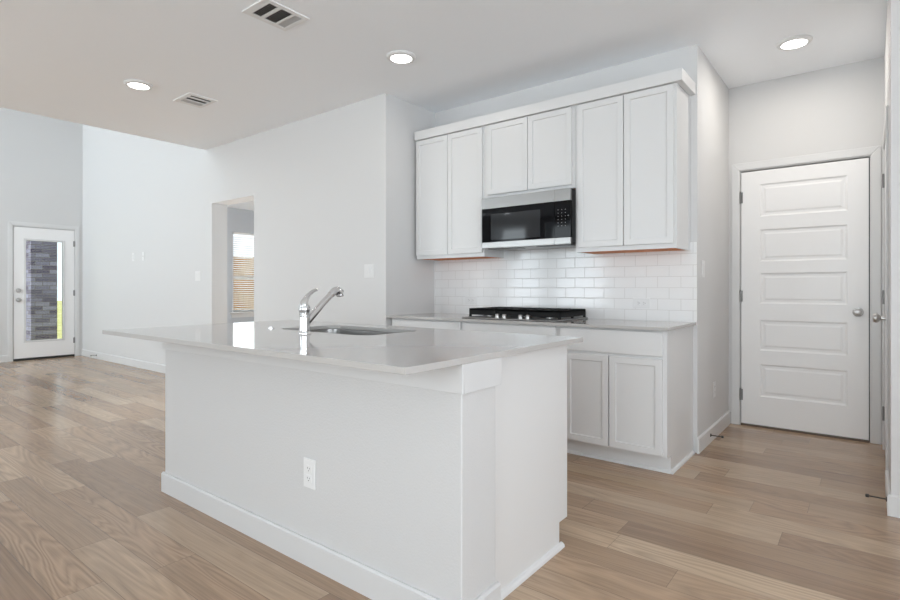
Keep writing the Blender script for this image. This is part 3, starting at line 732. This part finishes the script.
# ------------------------------------------------------------------ ceiling fittings
def downlight(loc, label, watts=1.8):
    t = thing('ceiling_light', loc, label, 'light', 'round ceiling lights')
    obj('trim_ring', lathe([(.103, 0), (.103, -.006), (.096, -.014), (.075, -.018), (.073, -.012), (.073, -.001)], 48), 'plastic', t, smooth=True)
    obj('lens', lathe([(.0725, -.002), (.0725, -.015), (.06, -.0165), (.001, -.017)], 48), 'lens', t, smooth=True)
    d = bpy.data.lights.new('lamp_glow', 'AREA'); d.shape = 'DISK'; d.size = .15; d.energy = watts; d.color = (1, .94, .86)
    o = bpy.data.objects.new('lamp_glow', d); COL.objects.link(o); o.parent = t; o.location = (0, 0, -.022)
downlight((-2.6, 2.76, ZC), 'round lit ceiling light above the cooktop end of the island')
downlight((-4.61, 1.835, ZC), 'round lit ceiling light at left, beside the smaller vent')
downlight((-.39, 4.205, ZC), 'round lit ceiling light in front of the panelled door', 5.0)

def vent(loc, sx, sy, label, panels, axis):
    """panels: (u0,u1,v0,v1,tilt) dark or light louvre fields in local x,y"""
    t = thing('ceiling_vent', loc, label, 'vent', 'ceiling air vents')
    bm = bmesh.new(); us = sorted({-sx/2, sx/2, *[p[0] for p in panels], *[p[1] for p in panels]}); vs = sorted({-sy/2, sy/2, *[p[2] for p in panels], *[p[3] for p in panels]})
    for i in range(len(us)-1):
        for j in range(len(vs)-1):
            cx, cy = (us[i]+us[i+1])/2, (vs[j]+vs[j+1])/2
            if any(p[0] < cx < p[1] and p[2] < cy < p[3] for p in panels): continue
            box(bm, us[i], us[i+1], vs[j], vs[j+1], -.008, -.0005)
    obj('frame', bm, 'register', t)
    obj('duct_opening', B((-sx/2+.01, sx/2-.01, -sy/2+.01, sy/2-.01, -.0012, -.0004)), 'duct', t)
    for u0, u1, v0, v1, tilt in panels:
        bm = bmesh.new(); n = max(2, int(((v1-v0) if axis == 'x' else (u1-u0))/(.02 if tilt == -.6 else .011)))
        for i in range(n):
            c = (v0+(v1-v0)*(i+.5)/n) if axis == 'x' else (u0+(u1-u0)*(i+.5)/n)
            hw = .0055; dz = .0055*tilt
            if axis == 'x': q = [(u0, c-hw*abs(1-abs(tilt)*.3), -.0045-dz*.5), (u1, c-hw*abs(1-abs(tilt)*.3), -.0045-dz*.5), (u1, c+hw*abs(1-abs(tilt)*.3), -.0045+dz*.5), (u0, c+hw*abs(1-abs(tilt)*.3), -.0045+dz*.5)]
            else: q = [(c-hw*abs(1-abs(tilt)*.3), v0, -.0045-dz*.5), (c-hw*abs(1-abs(tilt)*.3), v1, -.0045-dz*.5), (c+hw*abs(1-abs(tilt)*.3), v1, -.0045+dz*.5), (c+hw*abs(1-abs(tilt)*.3), v0, -.0045+dz*.5)]
            f = bm.faces.new([bm.verts.new(p) for p in q])
        bmesh.ops.solidify(bm, geom=bm.faces[:], thickness=.0007)
        obj('louvres', bm, 'register', t)
vent((-2.79, 1.875, ZC), .245, .30, 'larger white ceiling vent with three louvre panels at the top edge',
     [(-.09, .09, -.105, -.045, 1.0), (-.09, .09, -.025, .055, 1.0), (-.09, .09, .068, .118, -1.0)], 'x')
vent((-4.61, 2.295, ZC), .29, .245, 'smaller white ceiling vent nearer the living room',
     [(.06, .10, -.085, .095, -.6), (-.02, .035, -.085, .095, -.6), (-.10, -.035, -.085, .095, 1.0)], 'y')

# ------------------------------------------------------------------ door stops
def door_stop(loc, rz, label):
    t = thing('door_stop', loc, label, 'door stop', 'dark door stops on the baseboards', rz=rz)
    obj('base_disc', lathe([(.012, 0), (.012, -.003), (.006, -.006)], 16, 'y'), 'bronze', t, smooth=True)
    obj('rod', lathe([(.0035, -.004), (.0035, -.072)], 12, 'y'), 'bronze', t, smooth=True)
    obj('rubber_tip', lathe([(.0065, -.070), (.0085, -.072), (.0085, -.082), (.006, -.085), (.001, -.085)], 14, 'y'), 'rubber', t, smooth=True)
door_stop((XS+.014, 4.16, .055), PI/2, 'dark door stop on the baseboard left of the panelled door')
door_stop((XW-.014, 3.42, .06), -PI/2, 'dark door stop on the baseboard at the right photo edge')
door_stop((-9.55, YA-.014, .055), 0, 'dark door stop on the living room baseboard near the glazed door')
